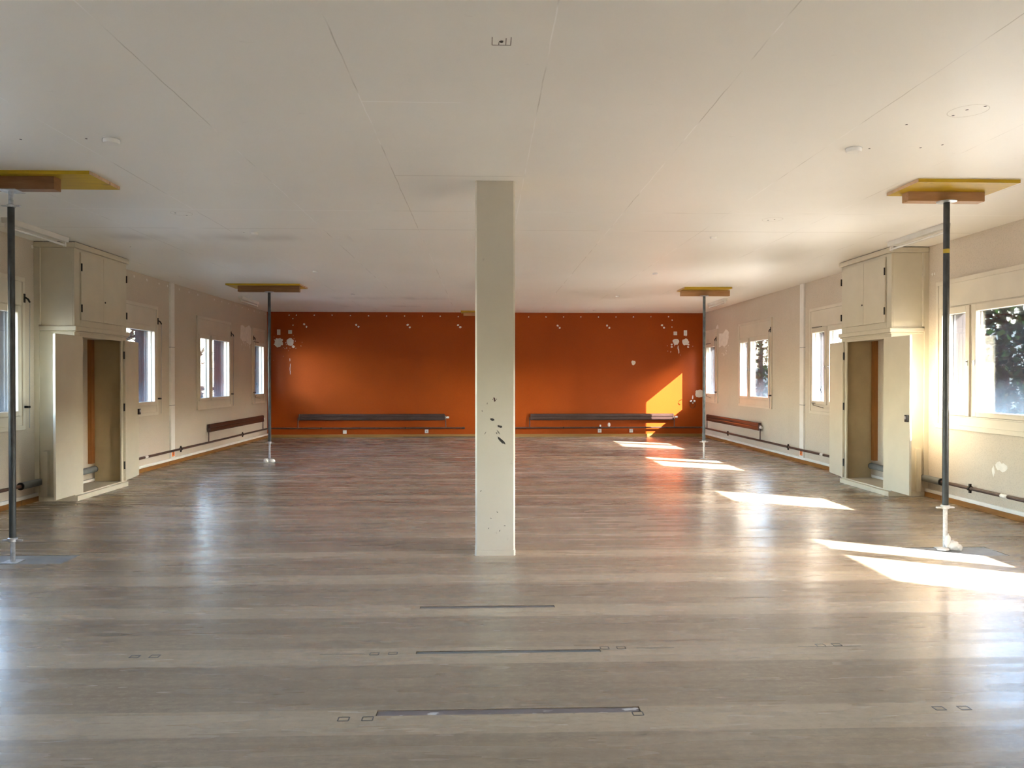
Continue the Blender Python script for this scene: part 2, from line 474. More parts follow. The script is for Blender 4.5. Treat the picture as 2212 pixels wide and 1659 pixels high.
PATCH = [(-4.07, -3.25, 6.00, 6.305), (3.45, 4.215, 6.015, 6.335), (-4.06, -3.225, 12.99, 13.19), (3.45, 4.19, 13.0, 13.19)]
SLOT = [(-0.402, 0.435, 4.757, 4.805), (-0.356, 0.606, 3.974, 4.014), (-0.460, 0.668, 3.250, 3.304)]
floor = slab('floor', (LX - TH, RX + TH), (FY - TH, BY + TH), PATCH + SLOT, 0.0, -0.006, M['lino'], lambda u, w, z: (u, z, w))
sub = slab('floor_base', (LX - TH, RX + TH), (FY - TH, BY + TH), [], -0.0062, -0.25, M['subfloor'], lambda u, w, z: (u, z, w))

# ---- bare patches in the linoleum
pl = ['grey bare screed patch in the floor at the foot of the near left steel prop',
      'grey bare screed patch half in sunlight at the foot of the near right steel prop',
      'thin grey bare screed patch at the foot of the far left steel prop',
      'thin grey bare screed patch at the foot of the far right steel prop']
for q, l in zip(PATCH, pl):
    o = MB().box(q[0] + .006, q[1] - .006, q[2] + .006, q[3] - .006, -0.006, -0.0025).build('floor_patch', M['screed'])
    tag(o, l, 'floor patch', 'bare screed patches under the props')
slot_mat_brown = plain('brown_glue_strip', (0.120, 0.098, 0.090), 0.6, 0, 0.12, 7)
def slot_mat_spotted():
    m, nt = new_mat('spotted_glue_strip'); t = NT(nt)
    n = t.noise(t.mapping(t.pos(), (4.5, 12, 1), (2.3, 0, 0)), 1.3, 3)
    c = t.mix(t.ramp(n, [(0.585, 0.0), (0.60, 1.0)]), (0.150, 0.122, 0.118), (0.46, 0.45, 0.44))
    t.out(c, 0.55)
    return m
sl = ['bare brownish strip in the floor, shortest of the three before the column',
      'bare dark grey strip in the floor, middle one of the three',
      'long brown strip in the floor spotted with light grey, nearest the camera']
for q, l, mt in zip(SLOT, sl, (slot_mat_brown, plain('dark_grey_strip', (0.11, 0.112, 0.112), 0.6, 0, 0.12, 7), slot_mat_spotted())):
    o = MB().box(q[0] + .004, q[1] - .004, q[2] + .003, q[3] - .003, -0.006, -0.0030).build('floor_slot', mt)
    tag(o, l, 'floor strip', 'bare strips across the floor')
# small square cut marks in the linoleum beside the strips
def cutmark(x, y, s=0.022):
    mb = MB(); w = 0.0026; h = 0.0006
    mb.box(x - s, x + s, y - s * .8 - w, y - s * .8 + w, 0, h).box(x - s, x + s, y + s * .8 - w, y + s * .8 + w, 0, h)
    mb.box(x - s - w, x - s + w, y - s * .8, y + s * .8, 0, h).box(x + s - w, x + s + w, y - s * .8, y + s * .8, 0, h)
    mb.build('cut_mark', M['paintloss'], floor)
for (x, y) in [(-0.59, 3.225), (-0.49, 3.225), (0.65, 3.235), (-0.57, 3.985), (-0.475, 3.99), (0.632, 4.03), (0.72, 4.03),
               (1.79, 4.03), (1.88, 4.035), (1.96, 3.24), (2.07, 3.24), (-1.79, 3.99), (-1.69, 3.99)]:
    cutmark(x, y)
for (x0, x1, y) in [(0.80, 1.0, 4.02), (1.66, 2.0, 4.01), (-0.85, -0.62, 3.985)]:
    MB().box(x0, x1, y, y + 0.003, 0, 0.0006).build('cut_mark', M['paintloss'], floor)

# ---- skirting and cable trunking along the side walls
CAB = (9.07, 10.36)
for side, X, s in (('left', LX, 1), ('right', RX, -1)):
    a, b = sorted((X, X + s * 0.040))
    o = MB().box(a, b, FY, BY, 0.0, 0.058).build('baseboard_' + side, M['skirting'], None, 0.004); o['kind'] = 'structure'
    for yj in (12.75, 9.0 - 0.27):
        MB().box(b - 0.001 if s > 0 else a - 0.0006, b + 0.0006 if s > 0 else a + 0.001, yj, yj + 0.006, 0.002, 0.056).build('joint', M['black'], o)
    a, b = sorted((X, X + s * 0.030))
    o2 = MB().box(a, b, FY, BY, 0.0585, 0.098).build('trim_' + ('1' if side == 'left' else '2'), M['white'], None, 0.003); o2['kind'] = 'structure'
o = MB().box(LX + .04, RX - .04, BY - 0.016, BY, 0, 0.068).build('baseboard_back', M['skirting_back'], None, 0.003); o['kind'] = 'structure'
MB().box(-1.95, 0.5, BY - 0.0175, BY - 0.002, 0.0, 0.012).build('gap_line', M['black'], o)

# ================================================================ windows
def make_window(name, side, yc, single=False, crank='right', pane_handle=False):
    r = on_wall(name, side, yc); r['kind'] = 'structure'
    hw = 0.50 if single else 0.925          # casing half width
    ho = 0.42 if single else 0.85           # hole half width
    bo = ho - 0.02                          # face of the outer reveal
    # casing border, 5 cm wide
    c = MB()
    c.box(-hw, hw, -0.024, 0.0, 0.843, 0.893).box(-hw, hw, -0.024, 0.0, 2.50, 2.55)
    c.box(-hw, -hw + 0.045, -0.024, 0.0, 0.893, 2.50).box(hw - 0.045, hw, -0.024, 0.0, 0.893, 2.50)
    c.build('window_frame', M['frame'], r, 0.003)
    # panels above and below the casements and the strips round them
    MB().box(-hw + .045, hw - .045, -0.014, 0.0, 2.238, 2.50).build('shutter_box_panel', M['frame'], r, 0.002)
    MB().box(-hw + .045, hw - .045, -0.014, 0.0, 0.893, 0.985).build('apron_panel', M['frame'], r, 0.002)
    g = MB()
    g.box(-hw + .045, -ho + .004, -0.010, 0.0, 0.985, 2.238).box(ho - .004, hw - .045, -0.010, 0.0, 0.985, 2.238)
    g.box(-ho + .004, ho - .004, -0.010, 0.060, 2.2265, 2.238).box(-ho + .004, ho - .004, -0.010, 0.060, 0.985, 1.0)
    if not single:
        g.box(-0.285, -0.235, -0.012, 0.075, 1.0, 2.2265)
    # rebate frame behind the casements
    g.box(-ho, -ho + .045, 0.045, 0.085, 1.0, 2.231).box(ho - .045, ho, 0.045, 0.085, 1.0, 2.231)
    g.box(-ho + .045, ho - .045, 0.045, 0.085, 2.17, 2.231).box(-ho + .045, ho - .045, 0.045, 0.085, 1.0, 1.045)
    g.build('fixed_frame', M['frame'], r, 0.002)
    panes = [(-0.415, 0.415, -0.35, 0.35)] if single else [(-0.845, -0.29, -0.795, -0.355), (-0.23, 0.845, -0.175, 0.78)]
    for k, (a, b, ga, gb) in enumerate(panes):
        s = MB(); z0, z1 = 1.003, 2.224
        s.box(a, ga, -0.030, 0.044, z0, z1).box(gb, b, -0.030, 0.044, z0, z1)
        s.box(ga, gb, -0.030, 0.044, z0, 1.058).box(ga, gb, -0.030, 0.044, 2.15, z1)
        so = s.build('casement', M['sash'], r, 0.003)
        MB().box(ga - .004, gb + .004, 0.018, 0.022, 1.054, 2.154).build('glass_pane', M['glass'], so)
        q = MB()
        for (u0, u1, z0_, z1_) in ((ga, gb, 1.058, 1.063), (ga, gb, 2.145, 2.15), (ga, ga + .004, 1.063, 2.145), (gb - .004, gb, 1.063, 2.145)):
            q.box(u0, u1, 0.0225, 0.030, z0_, z1_)
        q.build('gasket', M['black'], so)
        hx = (ga - .025) if (k == 1 or single) else (b - .030)
        h = MB().box(hx - .011, hx + .011, -0.036, -0.030, 1.56, 1.62)
        h.tube([(hx, -0.036, 1.603), (hx, -0.052, 1.603)], 0.006, 8)
        h.build('handle_plate', M['galv'], so)
    if pane_handle:
        hx = -0.335 if single else -0.37
        MB().tube([(hx - .02, -0.035, 1.30), (hx + .005, -0.075, 1.29), (hx + .01, -0.085, 1.24), (hx, -0.06, 1.19)], 0.006, 8).build('lever_handle', M['dark'], r, 0, True)
        st = MB().tube([(-ho + .03, -0.030, 1.02), (-ho + .18, -0.032, 1.022)], 0.004, 8)
        st.tube([(-ho + .10, -0.034, 1.022), (-ho + .10, -0.034, 0.985), (-ho + .48, -0.034, 0.955)], 0.004, 8)
        st.build('stay_bar', M['dark'], r, 0, True)
        MB().box(-ho + .04, -ho + .38, -0.030, -0.012, 2.227, 2.243).build('head_gap_strip', M['scuff'], r)
    # crank for the roller shutter
    s = 1 if crank == 'right' else -1
    u = s * (hw - .018) if not single else s * (hw - .075)
    k = MB().box(u - .012, u + .012, -0.034, -0.024, 2.27, 2.37)
    k.tube([(u, -0.034, 2.33), (u + s * .012, -0.06, 2.31), (u + s * .03, -0.07, 2.275)], 0.010, 8)
    k.build('crank_bearing', M['dark'], r)
    MB().tube([(u + s * .03, -0.07, 2.28), (u + s * .034, -0.062, 1.6), (u + s * .034, -0.058, 0.86)], 0.0045, 8).build('crank_rod', M['grey'], r, 0, True)
    MB().box(u - .006, u + .04, -0.066, -0.024, 1.085, 1.11).build('crank_clip', M['dark'], r)
    # outside: guide rails, grooved brown reveal boards, sill
    ra = MB()
    for sg in (-1, 1):
        a, b = sorted((sg * bo, sg * ho))
        ra.box(a, b, 0.087, 0.150, 1.02, 2.211)
        a, b = sorted((sg * (bo - .012), sg * bo)); ra.box(a, b, 0.100, 0.112, 1.02, 2.211); ra.box(a, b, 0.132, 0.146, 1.02, 2.211)
    ra.build('guide_rail', M['rail'], r)
    bd = MB()
    for sg in (-1, 1):
        for (w0, w1) in ((0.152, 0.192), (0.196, 0.240), (0.244, 0.298)):
            a, b = sorted((sg * bo, sg * (ho - .001))); bd.box(a, b, w0, w1, 1.02, 2.211)
        a, b = sorted((sg * (bo + .009), sg * (ho - .0005))); bd.box(a, b, 0.15, 0.297, 1.02, 2.211)
    bd.box(-ho + .001, ho - .001, 0.087, 0.298, 2.211, 2.2305)
    bd.build('reveal_boards', M['clad'], r)
    MB().prism([(0.086, 1.0005), (0.33, 1.0005), (0.33, 1.006), (0.086, 1.02)], 0, -ho + .001, ho - .001).build('outer_sill', M['rail'], r)
    return r
n = 1
for i, c in enumerate(WL):
    make_window('window_%d' % n, 'left', c); n += 1
make_window('window_%d' % n, 'left', W4L, True, 'left', True); n += 1
for i, c in enumerate(WR):
    make_window('window_%d' % n, 'right', c, pane_handle=(i == 1)); n += 1
make_window('window_%d' % n, 'right', W4R, True, 'right', True)

# ================================================================ column
col = empty('column', (0.084, 6.315, 0)); h = 0.160; c = 0.014
oct_ = [(-h + c, -h), (h - c, -h), (h, -h + c), (h, h - c), (h - c, h), (-h + c, h), (-h, h - c), (-h, -h + c)]
MB().prism(oct_, 2, 0.046, H).build('shaft', M['column'], col)
b = h + .003
oct2 = [(-b + c, -b), (b - c, -b), (b, -b + c), (b, b - c), (b - c, b), (-b + c, b), (-b, b - c), (-b, -b + c)]
MB().prism(oct2, 2, 0.0, 0.045).build('base_band', M['column'], col)
tag(col, 'square cream painted column with chipped paint standing in the middle of the room', 'column')
def blot(cx, cz, rx, rz, n=11, jit=0.3, rot=0.0, seed=0):
    rnd = random.Random(seed)
    pts = []
    for k in range(n):
        a = 2 * PI * k / n; j = 1 + rnd.uniform(-jit, jit)
        x, z = rx * math.cos(a) * j, rz * math.sin(a) * j
        pts.append((cx + x * math.cos(rot) - z * math.sin(rot), cz + x * math.sin(rot) + z * math.cos(rot)))
    return pts
def on_col(x, z, rx, rz, mat, rot=0, seed=1, name='paint_chip', jit=.3, n=11):
    MB().prism(blot(x - 0.084, z, rx, rz, n, jit, rot, seed), 1, -h - 0.0012, -h + 0.0005).build(name, mat, col)
on_col(0.078, 1.252, 0.008, 0.019, M['redchip'], 0.2, 3)
on_col(0.065, 1.255, 0.003, 0.003, M['paintloss'], 0, 4); on_col(0.094, 1.255, 0.003, 0.003, M['paintloss'], 0, 5)
on_col(0.060, 1.093, 0.016, 0.011, M['paintloss'], -0.5, 6)
on_col(0.122, 1.036, 0.024, 0.010, M['paintloss'], -0.25, 7)
on_col(0.105, 0.995, 0.004, 0.016, M['scuff'], 0.5, 8, 'scuff_mark'); on_col(0.113, 0.988, 0.004, 0.018, M['scuff'], 0.5, 9, 'scuff_mark'); on_col(0.096, 0.982, 0.004, 0.010, M['scuff'], 0.5, 10, 'scuff_mark')
on_col(0.133, 0.923, 0.046, 0.010, M['paintloss'], -0.78, 11)
on_col(0.005, 0.985, 0.003, 0.013, M['scuff'], -0.5, 12, 'scuff_mark')
for k, (x, z) in enumerate([(0.02, 1.22), (-0.02, 1.16), (0.10, 0.35), (0.05, 0.30), (0.16, 0.24), (-0.03, 0.52), (0.03, 0.22), (0.12, 0.2)]):
    on_col(x, z, 0.003, 0.008, M['scuff'], 0.4 * k, 20 + k, 'scuff_mark')
# the next column of the row stands hidden behind it
oc = MB().prism(oct_, 2, 0.0, H).build('trim_3', M['column'], None, 0, False, (0.084, 13.32, 0)); oc['kind'] = 'structure'

# ================================================================ cabinets
def make_cabinet(side, m, label):
    """m=+1: near side at -u (left wall), m=-1: near side at +u."""
    r = on_wall('wall_cabinet', side, 9.715); tag(r, label, 'cabinet')
    D = 0.43                                   # depth
    def bx(mb, u0, u1, w0, w1, z0, z1):
        a, b = sorted((m * u0, m * u1)); return mb.box(a, b, -w1, -w0, z0, z1)
    # w counted from the wall into the room
    b = MB()
    bx(b, -.645, -.62, 0.032, D, 0.0, 2.93)             # near side
    bx(b, .62, .645, 0.042, D, 0.0, 2.93)               # far side
    bx(b, -.62, .62, 0.042, D - .01, 1.93, 1.955)       # floor of the upper part
    b.build('body', M['cream'], r, 0.002)
    lin = MB(); bx(lin, .612, .6195, 0.05, D - .02, 0.062, 1.925).build('side_lining', M['cream_in'], r)
    f = MB()
    bx(f, -.645, -.525, D, D + .02, 0.06, 2.93); bx(f, .50, .645, D, D + .02, 0.06, 2.93)
    bx(f, -.525, .50, D, D + .02, 1.905, 2.105); bx(f, -.525, .50, D, D + .02, 2.895, 2.93)
    f.build('front_frame', M['cream'], r, 0.003)
    mo = MB(); bx(mo, -.675, .675, 0.06, D + .055, 1.972, 2.028); bx(mo, -.66, .66, 0.06, D + .04, 1.955, 1.972)
    mo.build('middle_moulding', M['cream'], r, 0.014)
    co = MB(); bx(co, -.672, .672, 0.0, D + .05, 2.932, 2.992); co.build('cornice', M['cream'], r, 0.006)
    gp = MB(); bx(gp, -.66, .66, 0.0, D + .03, 2.992, 2.9995); gp.build('gap_shade_strip', M['black'], r)  # solid black strip paints the shade between cornice and ceiling
    pl = MB(); bx(pl, -.665, .60, 0.10, D + .06, 0.0, 0.058); bx(pl, -.66, -.646, 0.042, D, 0.0, .058)
    pl.build('plinth', M['cream'], r, 0.004)
    si = MB(); bx(si, -.52, .495, 0.06, D + .018, 0.0585, 0.072); si.build('sill_board', M['cream'], r)
    ba = MB(); bx(ba, -.662, -.645, 0.0, 0.055, 0.10, 2.93); bx(ba, -.672, -.645, 0.055, 0.075, 2.04, 2.93)
    ba.build('wall_batten', M['cream'], r, 0.002)
    ba2 = MB(); bx(ba2, -.69, -.646, 0.10, 0.16, 0.06, 0.58); ba2.build('pipe_batten', M['cream'], r, 0.003)
    po = MB(); bx(po, .53, .61, 0.0, 0.05, 0.30, 1.925); po.build('wooden_post', M['post'], r)
    # upper doors, closed
    for (u0, u1) in ((-.528, .0), (.004, .60)):
        d = MB(); bx(d, u0, u1, D + .021, D + .040, 2.105, 2.895)
        do = d.build('upper_door', M['cream'], r, 0.003)
        uh = u0 if u0 < -.1 else u1
        for z in (2.24, 2.72):
            hg = MB().tube([(m * uh, -(D + .046), z - .045), (m * uh, -(D + .046), z + .045)], 0.009, 8)
            hg.build('hinge', M['dark'], do, 0, True)
        if u0 > -.1:
            MB().tube([(m * .035, -(D + .040), 2.36), (m * .035, -(D + .046), 2.36)], 0.011, 10).build('keyhole', M['dark'], do, 0, True)
    # lower doors, folded back against the front
    def door(uh, ang, width, sgn, lock):
        piv = Vector((m * uh, -(D + .030), 0))
        e = MB()
        # local: along +x from the hinge
        du = Vector((m * sgn * math.cos(ang), math.sin(ang), 0))      # +w into wall when ang>0
        nv = Vector((-du.y, du.x, 0))
        if nv.y > 0: nv = -nv
        t0, t1 = -0.008, 0.020
        P = [piv + nv * t0, piv + du * width + nv * t0, piv + du * width + nv * t1, piv + nv * t1]
        e.prism([(p.x, p.y) for p in P], 2, 0.078, 1.915)
        do = e.build('lower_door', M['cream'], r, 0.003)
        for z in (0.28, 1.04, 1.72):
            MB().tube([(piv.x, piv.y - .006, z - .05), (piv.x, piv.y - .006, z + .05)], 0.011, 8).build('hinge', M['dark'], do, 0, True)
        if lock:
            q = piv + du * (width - .035) + nv * (t1 + .012)
            MB().box(q.x - .026, q.x + .026, q.y - .014, q.y + .012, 0.92, 1.0).build('door_lock', M['dark'], do, 0.003)
            MB().box(q.x - .016, q.x + .016, q.y - .018, q.y - .013, 0.95, 0.985).build('lock_bolt', M['galv'], do)
    door(-.522, 0.0, .575, -1, side == 'right')
    door(.545, math.radians(8), .575, 1, side == 'left')
    return r
make_cabinet('left', 1, 'tall cream built-in cabinet with open lower doors on the left wall')
make_cabinet('right', -1, 'tall cream built-in cabinet with open lower doors on the right wall')

# ================================================================ steel props
def make_prop(loc, label, mat, top_spindle, z_top, collar_z, base_mat, head='square', tape=True, lift=-0.0025):
    r = empty('steel_prop', (loc[0], loc[1], lift)); tag(r, label, 'prop', 'steel props with timber heads')
    zt = z_top - lift
    bp = MB()
    bp.box(-.062, .062, -.062, .062, 0.0, 0.006); bp.build('base_plate', base_mat, r, 0.002)
    th = MB()
    n_ = 70; z0, z1 = 0.006, collar_z + .03
    prof = []
    for k in range(n_):
        prof.append((0.0185 if k % 2 else 0.0165, z0 + (z1 - z0) * k / (n_ - 1)))
    th.lathe(prof, 14).build('bottom_spindle', base_mat, r, 0, True)
    nut = MB().lathe([(0.024, collar_z - .016), (0.030, collar_z - .012), (0.030, collar_z + .004), (0.036, collar_z + .006), (0.036, collar_z + .014), (0.026, collar_z + .018)], 18)
    nut.box(-.075, .075, -.010, .010, collar_z - .010, collar_z + .002)
    nut.build('collar_nut', base_mat if base_mat is M['galv_white'] else M['galv'], r, 0, True)
    ztop_tube = zt - .006 if not top_spindle else zt - 0.125
    MB().lathe([(0.0245, collar_z + .018), (0.0245, ztop_tube)], 20).build('tube', mat, r, 0, True)
    if top_spindle:
        prof = [(0.0185 if k % 2 else 0.0165, ztop_tube + (zt - .006 - ztop_tube) * k / 25) for k in range(26)]
        MB().lathe(prof, 14).build('top_spindle', M['galv'], r, 0, True)
        cz = ztop_tube
        MB().lathe([(0.028, cz - .004), (0.032, cz), (0.032, cz + .012), (0.022, cz + .018)], 18).box(-.07, .07, -.010, .010, cz + .002, cz + .012).build('collar_nut', M['galv'], r, 0, True)
    if head == 'square':
        MB().box(-.072, .072, -.072, .072, zt - .007, zt).build('head_plate', M['galv'], r, 0.002)
    else:
        MB().lathe([(0.070, zt - .009), (0.078, zt - .005), (0.078, zt)], 24).build('head_plate', M['galv'], r, 0, True)
    if tape:
        MB().lathe([(0.0252, 2.465), (0.0252, 2.50)], 20).build('tape_band', M['tape'], r, 0, True)
    return r
BT = 2.973                                             # underside of the boards
def make_head(x, y0, y1, x0, x1, tx0, tx1, ty, tz, blabel, tlabel, tmat, tw=0.10, edge=True):
    b = empty('shuttering_board', ((x0 + x1) / 2, (y0 + y1) / 2, BT)); w, d = (x1 - x0) / 2, (y1 - y0) / 2
    MB().box(-w + .003, w - .003, -d + .002, d - .002, 0.0, 0.0265).build('panel', M['yellowboard'], b)
    MB().box(-w, -w + .0035, -d, d, 0.0005, 0.026).build('end_edge', M['boardedge'], b)
    MB().box(w - .0035, w, -d, d, 0.0005, 0.026).build('end_edge', M['boardedge'], b)
    tag(b, blabel, 'board', 'yellow boards under the ceiling')
    t = MB().box(-(tx1 - tx0) / 2, (tx1 - tx0) / 2, -tw / 2, tw / 2, 0, BT - tz).build('timber_beam', tmat, None, 0.004, False, ((tx0 + tx1) / 2, ty, tz))
    tag(t, tlabel, 'beam', 'timbers on the props')
make_head(-3.66, 5.965, 6.455, -4.24, -3.00, -4.02, -3.30, 6.08, 2.873,
          'yellow shuttering board on the ceiling above the near left prop', 'dark brown timber on top of the near left prop', M['timber'])
make_head(3.83, 5.965, 6.44, 3.42, 4.25, 3.51, 4.16, 6.315, 2.893,
          'yellow shuttering board on the ceiling above the near right prop', 'reddish brown timber on top of the near right prop', M['timber_light'])
make_head(-3.63, 12.985, 13.535, -4.32, -3.085, -4.14, -3.12, 13.11, 2.873,
          'long yellow shuttering board on the ceiling above the far left prop', 'brown timber on top of the far left prop', M['timber'])
make_head(3.87, 13.2, 13.73, 3.455, 4.29, 3.465, 4.33, 13.50, 2.873,
          'short yellow shuttering board on the ceiling above the far right prop', 'pale brown timber on top of the far right prop', M['timber_light'])
make_head(0.1, 18.04, 18.52, -0.56, 0.66, -0.505, 0.60, 18.37, 2.905,
          'yellow shuttering board against the orange wall, mostly hidden behind the column', 'timber under the board at the orange wall behind the column', M['timber_light'])
make_prop((-3.66, 6.09), 'dark steel prop with bare galvanised foot, nearest on the left', M['prop'], True, 2.873, 0.172, M['galv'], 'square', False)
make_prop((3.84, 6.275), 'dark steel prop with a yellow tape band, nearest on the right', M['prop'], False, 2.893, 0.352, M['galv_white'], 'round', True)
make_prop((-3.625, 13.10), 'thin dark steel prop far back on the left by the orange wall', M['prop'], False, 2.873, 0.335, M['galv'], 'round', False)
make_prop((3.87, 13.45), 'grey steel prop far back on the right behind the sun patches', M['prop_mid'], False, 2.873, 0.30, M['galv_white'], 'round', False, 0.0)

# crumpled white cloths at two prop feet
def rag(name, loc, pts, label):
    bm = bmesh.new()
    rnd = random.Random(3)
    for (x, y, z, a, b_, c_) in pts:
        g = bmesh.ops.create_icosphere(bm, subdivisions=3, radius=1.0)
        for v in g['verts']:
            d = v.co.copy()
            f = 1 + 0.16 * math.sin(7 * d.x + 3 * d.y + x * 40) * math.cos(6 * d.z + 4 * d.y) + rnd.uniform(-.05, .05)
            v.co = Vector((x + d.x * a * f, y + d.y * b_ * f, max(0.0, z + d.z * c_ * f)))
    me = bpy.data.meshes.new(name); bm.to_mesh(me); bm.free()
    o = bpy.data.objects.new(name, me); COL.objects.link(o); me.materials.append(M['rag']); o.location = loc
    for p in me.polygons: p.use_smooth = True
    tag(o, label, 'cloth', 'white cloths at the prop feet')
rag('cloth', (3.84, 6.275, -0.0025), [(0.040, -.050, .035, .050, .030, .045), (-.005, -.045, .075, .026, .020, .060), (-.055, -.06, .012, .05, .04, .014), (.075, -.06, .022, .030, .03, .035)],
    'crumpled white cloth stuffed against the foot of the near right prop')
rag('cloth', (-3.625, 13.10, -0.0025), [(-.045, -.05, .03, .045, .03, .045), (.05, -.05, .03, .055, .03, .04)],
    'crumpled white cloth wrapped round the foot of the far left prop')

# ================================================================ radiators
def make_radiator():
    r = empty('radiator', (0, 0, 0)); L = 1.725
    for z0, nm in ((0.414, 'lower_panel'), (0.4835, 'upper_panel')):
        p = MB().prism([(-.072, z0 + .006), (-.075, z0 + .014), (-.075, z0 + .054), (-.072, z0 + .062), (-.030, z0 + .062), (-.026, z0 + .054), (-.026, z0 + .014), (-.030, z0 + .006)], 0, -L, L)
        p.build(nm, M['radiator'], r)
    MB().box(-L + .004, L - .004, -.060, -.034, 0.41, 0.56).build('core', M['radiator'], r)
    for s in (-1, 1):
        e = MB().box(s * L - .014, s * L + .014, -.078, -.022, 0.41, 0.556).build('end_header', M['radiator'], r, 0.005)
        MB().tube([(s * (L + .032), -.05, 0.47), (s * (L + .032), -.05, 0.236)], 0.011, 10).tube([(s * (L + .005), -.05, .47), (s * (L + .04), -.05, .47)], 0.011, 10).build('feed_pipe', M['pipe'], r, 0, True)
        MB().box(s * 1.3 - .015, s * 1.3 + .015, -.03, 0.0, 0.44, 0.53).build('bracket', M['radiator'], r)
    v = MB().tube([(L + .032, -.05, .445), (L + .032, -.05, .515)], 0.016, 12)
    v.build('valve', M['chrome'], r, 0, True)
    MB().tube([(L + .045, -.05, .475), (L + .06, -.05, .475), (L + .065, -.05, .475), (L + .115, -.05, .475)], [0.016, 0.018, 0.026, 0.024], 14).build('valve_knob', M['white'], r, 0, True)
    return r
rp = make_radiator()
spots = [('back', -2.694, 'long low brown radiator on the orange wall left of the column'),
         ('back', 2.84, 'long low brown radiator on the orange wall right of the column, its end in sunlight'),
         ('left', 16.27, 'low dark brown radiator on the left beige wall under the windows'),
         ('right', 16.325, 'low brown radiator on the right beige wall, shiny with orange reflections')]
for i, (side, a, l) in enumerate(spots):
    o = rp if i == 0 else copy_tree(rp)
    q = {'left': (LX, a, 0), 'right': (RX, a, 0), 'back': (a, BY, 0)}[side]
    o.location = q; o.rotation_euler = (0, 0, ROT[side])
    tag(o, l, 'radiator', 'low brown radiators')

# ================================================================ heating pipes
PZ, PO, PR = 0.222, 0.050, 0.019
def make_pipes(side):
    s = 1 if side == 'left' else -1
    X = LX + PO if side == 'left' else RX - PO
    r = empty('heating_pipe', (X, 12.0, 0))
    tag(r, 'brown heating pipe along the %s wall, turning onto the orange wall' % side, 'pipe')
    ex = -0.49 if side == 'left' else 0.52
    def P(x, y, z): return (x - X, y - 12.0, z)
    yb = BY - PO
    MB().tube([P(X, FY + .02, PZ), P(X, yb - .04, PZ), P(X + s * .012, yb - .012, PZ), P(X + s * .04, yb, PZ), P(ex, yb, PZ)], PR, 14).build('pipe_run', M['pipe'], r, 0, True)
    MB().tube([P(ex - s * .05, yb, PZ), P(ex + s * .012, yb, PZ)], PR + .006, 14).build('end_cap', M['pipe'], r, 0, True)
    # foam sleeve through the cabinet
    MB().tube([P(X, 8.70, PZ), P(X, 10.33, PZ)], 0.040, 18).build('foam_sleeve', M['insul'], r, 0, True)
    for y in (8.695, 10.315):
        MB().tube([P(X, y, PZ), P(X, y + .012, PZ)], 0.042, 18).build('sleeve_end', M['black'], r, 0, True)
    for y, w in ((11.85, 'white'), (7.62, 'white')):
        MB().tube([P(X, y - .05, PZ), P(X, y + .05, PZ)], PR + .004, 14).build('tape_wrap', M[w], r, 0, True)
    for y in (8.18, 13.2, 16.52):
        c_ = MB().tube([P(X, y - .014, PZ), P(X, y + .014, PZ)], PR + .010, 14)
        a, b_ = sorted((X, (LX if side == 'left' else RX)))
        c_.box(a - X, b_ - X, y - 12.006, y - 11.994, PZ - .006, PZ + .006)
        c_.box(-.010, .010, y - 12.012, y - 11.988, PZ + .02, PZ + .05).box(-.010, .010, y - 12.012, y - 11.988, PZ - .05, PZ - .02)
        c_.build('pipe_clamp', M['dark'], r)
    for x in ((-3.9, -1.9) if side == 'left' else (1.9, 3.9)):
        MB().tube([P(x - .012, yb, PZ), P(x + .012, yb, PZ)], PR + .005, 14).build('pipe_clamp', M['dark'], r, 0, True)
make_pipes('left'); make_pipes('right')

# ================================================================ vertical trunking with orange marked outlet
def make_trunk(side, y, label):
    r = on_wall('cable_trunking', side, y); tag(r, label, 'cable trunking', 'vertical white cable trunking')
    for (z0, z1) in ((0.100, 0.97), (0.976, 1.93), (1.936, 2.995)):
        MB().box(-.078, .078, -.032, 0.0, z0, z1).build('cover', M['white'], r, 0.003)
    for zj in (0.966, 1.926):
        MB().box(-.080, .080, -.034, 0.0, zj, zj + .012).build('joint', M['grey'], r)
    MB().box(-.052, .052, -.0345, -.032, 0.125, 0.225).build('label_plate', M['orange_label'], r)
    MB().box(-.018, .018, -.0358, -.0345, 0.19, 0.205).box(-.022, .014, -.0358, -.0345, 0.155, 0.17).box(.004, .018, -.0358, -.0345, 0.17, 0.19).build('label_print', M['redchip'], r)
make_trunk('left', 12.925, 'white vertical cable trunking with orange label at its foot on the left wall')
make_trunk('right', 12.69, 'white vertical cable trunking with orange label at its foot on the right wall')

# ================================================================ sockets and plates on the orange wall
def make_plate(name, x, z, w, hgt, label, insert, cat, hole=False):
    r = on_wall(name, 'back', x, z); tag(r, label, cat, 'white wall plates on the orange wall')
    MB().box(-w / 2, w / 2, -.012, 0, -hgt / 2, hgt / 2).build('plate', M['white'], r, 0.004)
    if insert:
        MB().box(-w * .28, w * .28, -.0165, -.012, -hgt * .28, hgt * .28).build('insert', M['whitemetal'] if not hole else M['white'], r, 0.002)
    if hole:
        MB().tube([(0, -.0175, 0), (0, -.0165, 0)], w * .16, 14).build('socket_hole', M['grey'], r)
    return r
make_plate('wall_socket', -3.352, 0.130, .088, .088, 'blank white wall socket low on the orange wall under the left radiator', True, 'socket')
make_plate('wall_socket', -1.395, 0.140, .088, .088, 'white wall socket with a dark centre near the valve end of the left radiator', True, 'socket', True)
make_plate('wall_socket', 2.784, 0.143, .088, .088, 'white wall socket with a dark centre below the right radiator, under the pipe bracket', True, 'socket', True)
make_plate('wall_socket', 3.554, 0.141, .088, .088, 'white wall socket right of the other one below the right radiator', True, 'socket')
make_plate('wall_plate', -4.912, 2.515, .082, .130, 'upright white plate above the filler blotches in the left corner', True, 'wall plate')
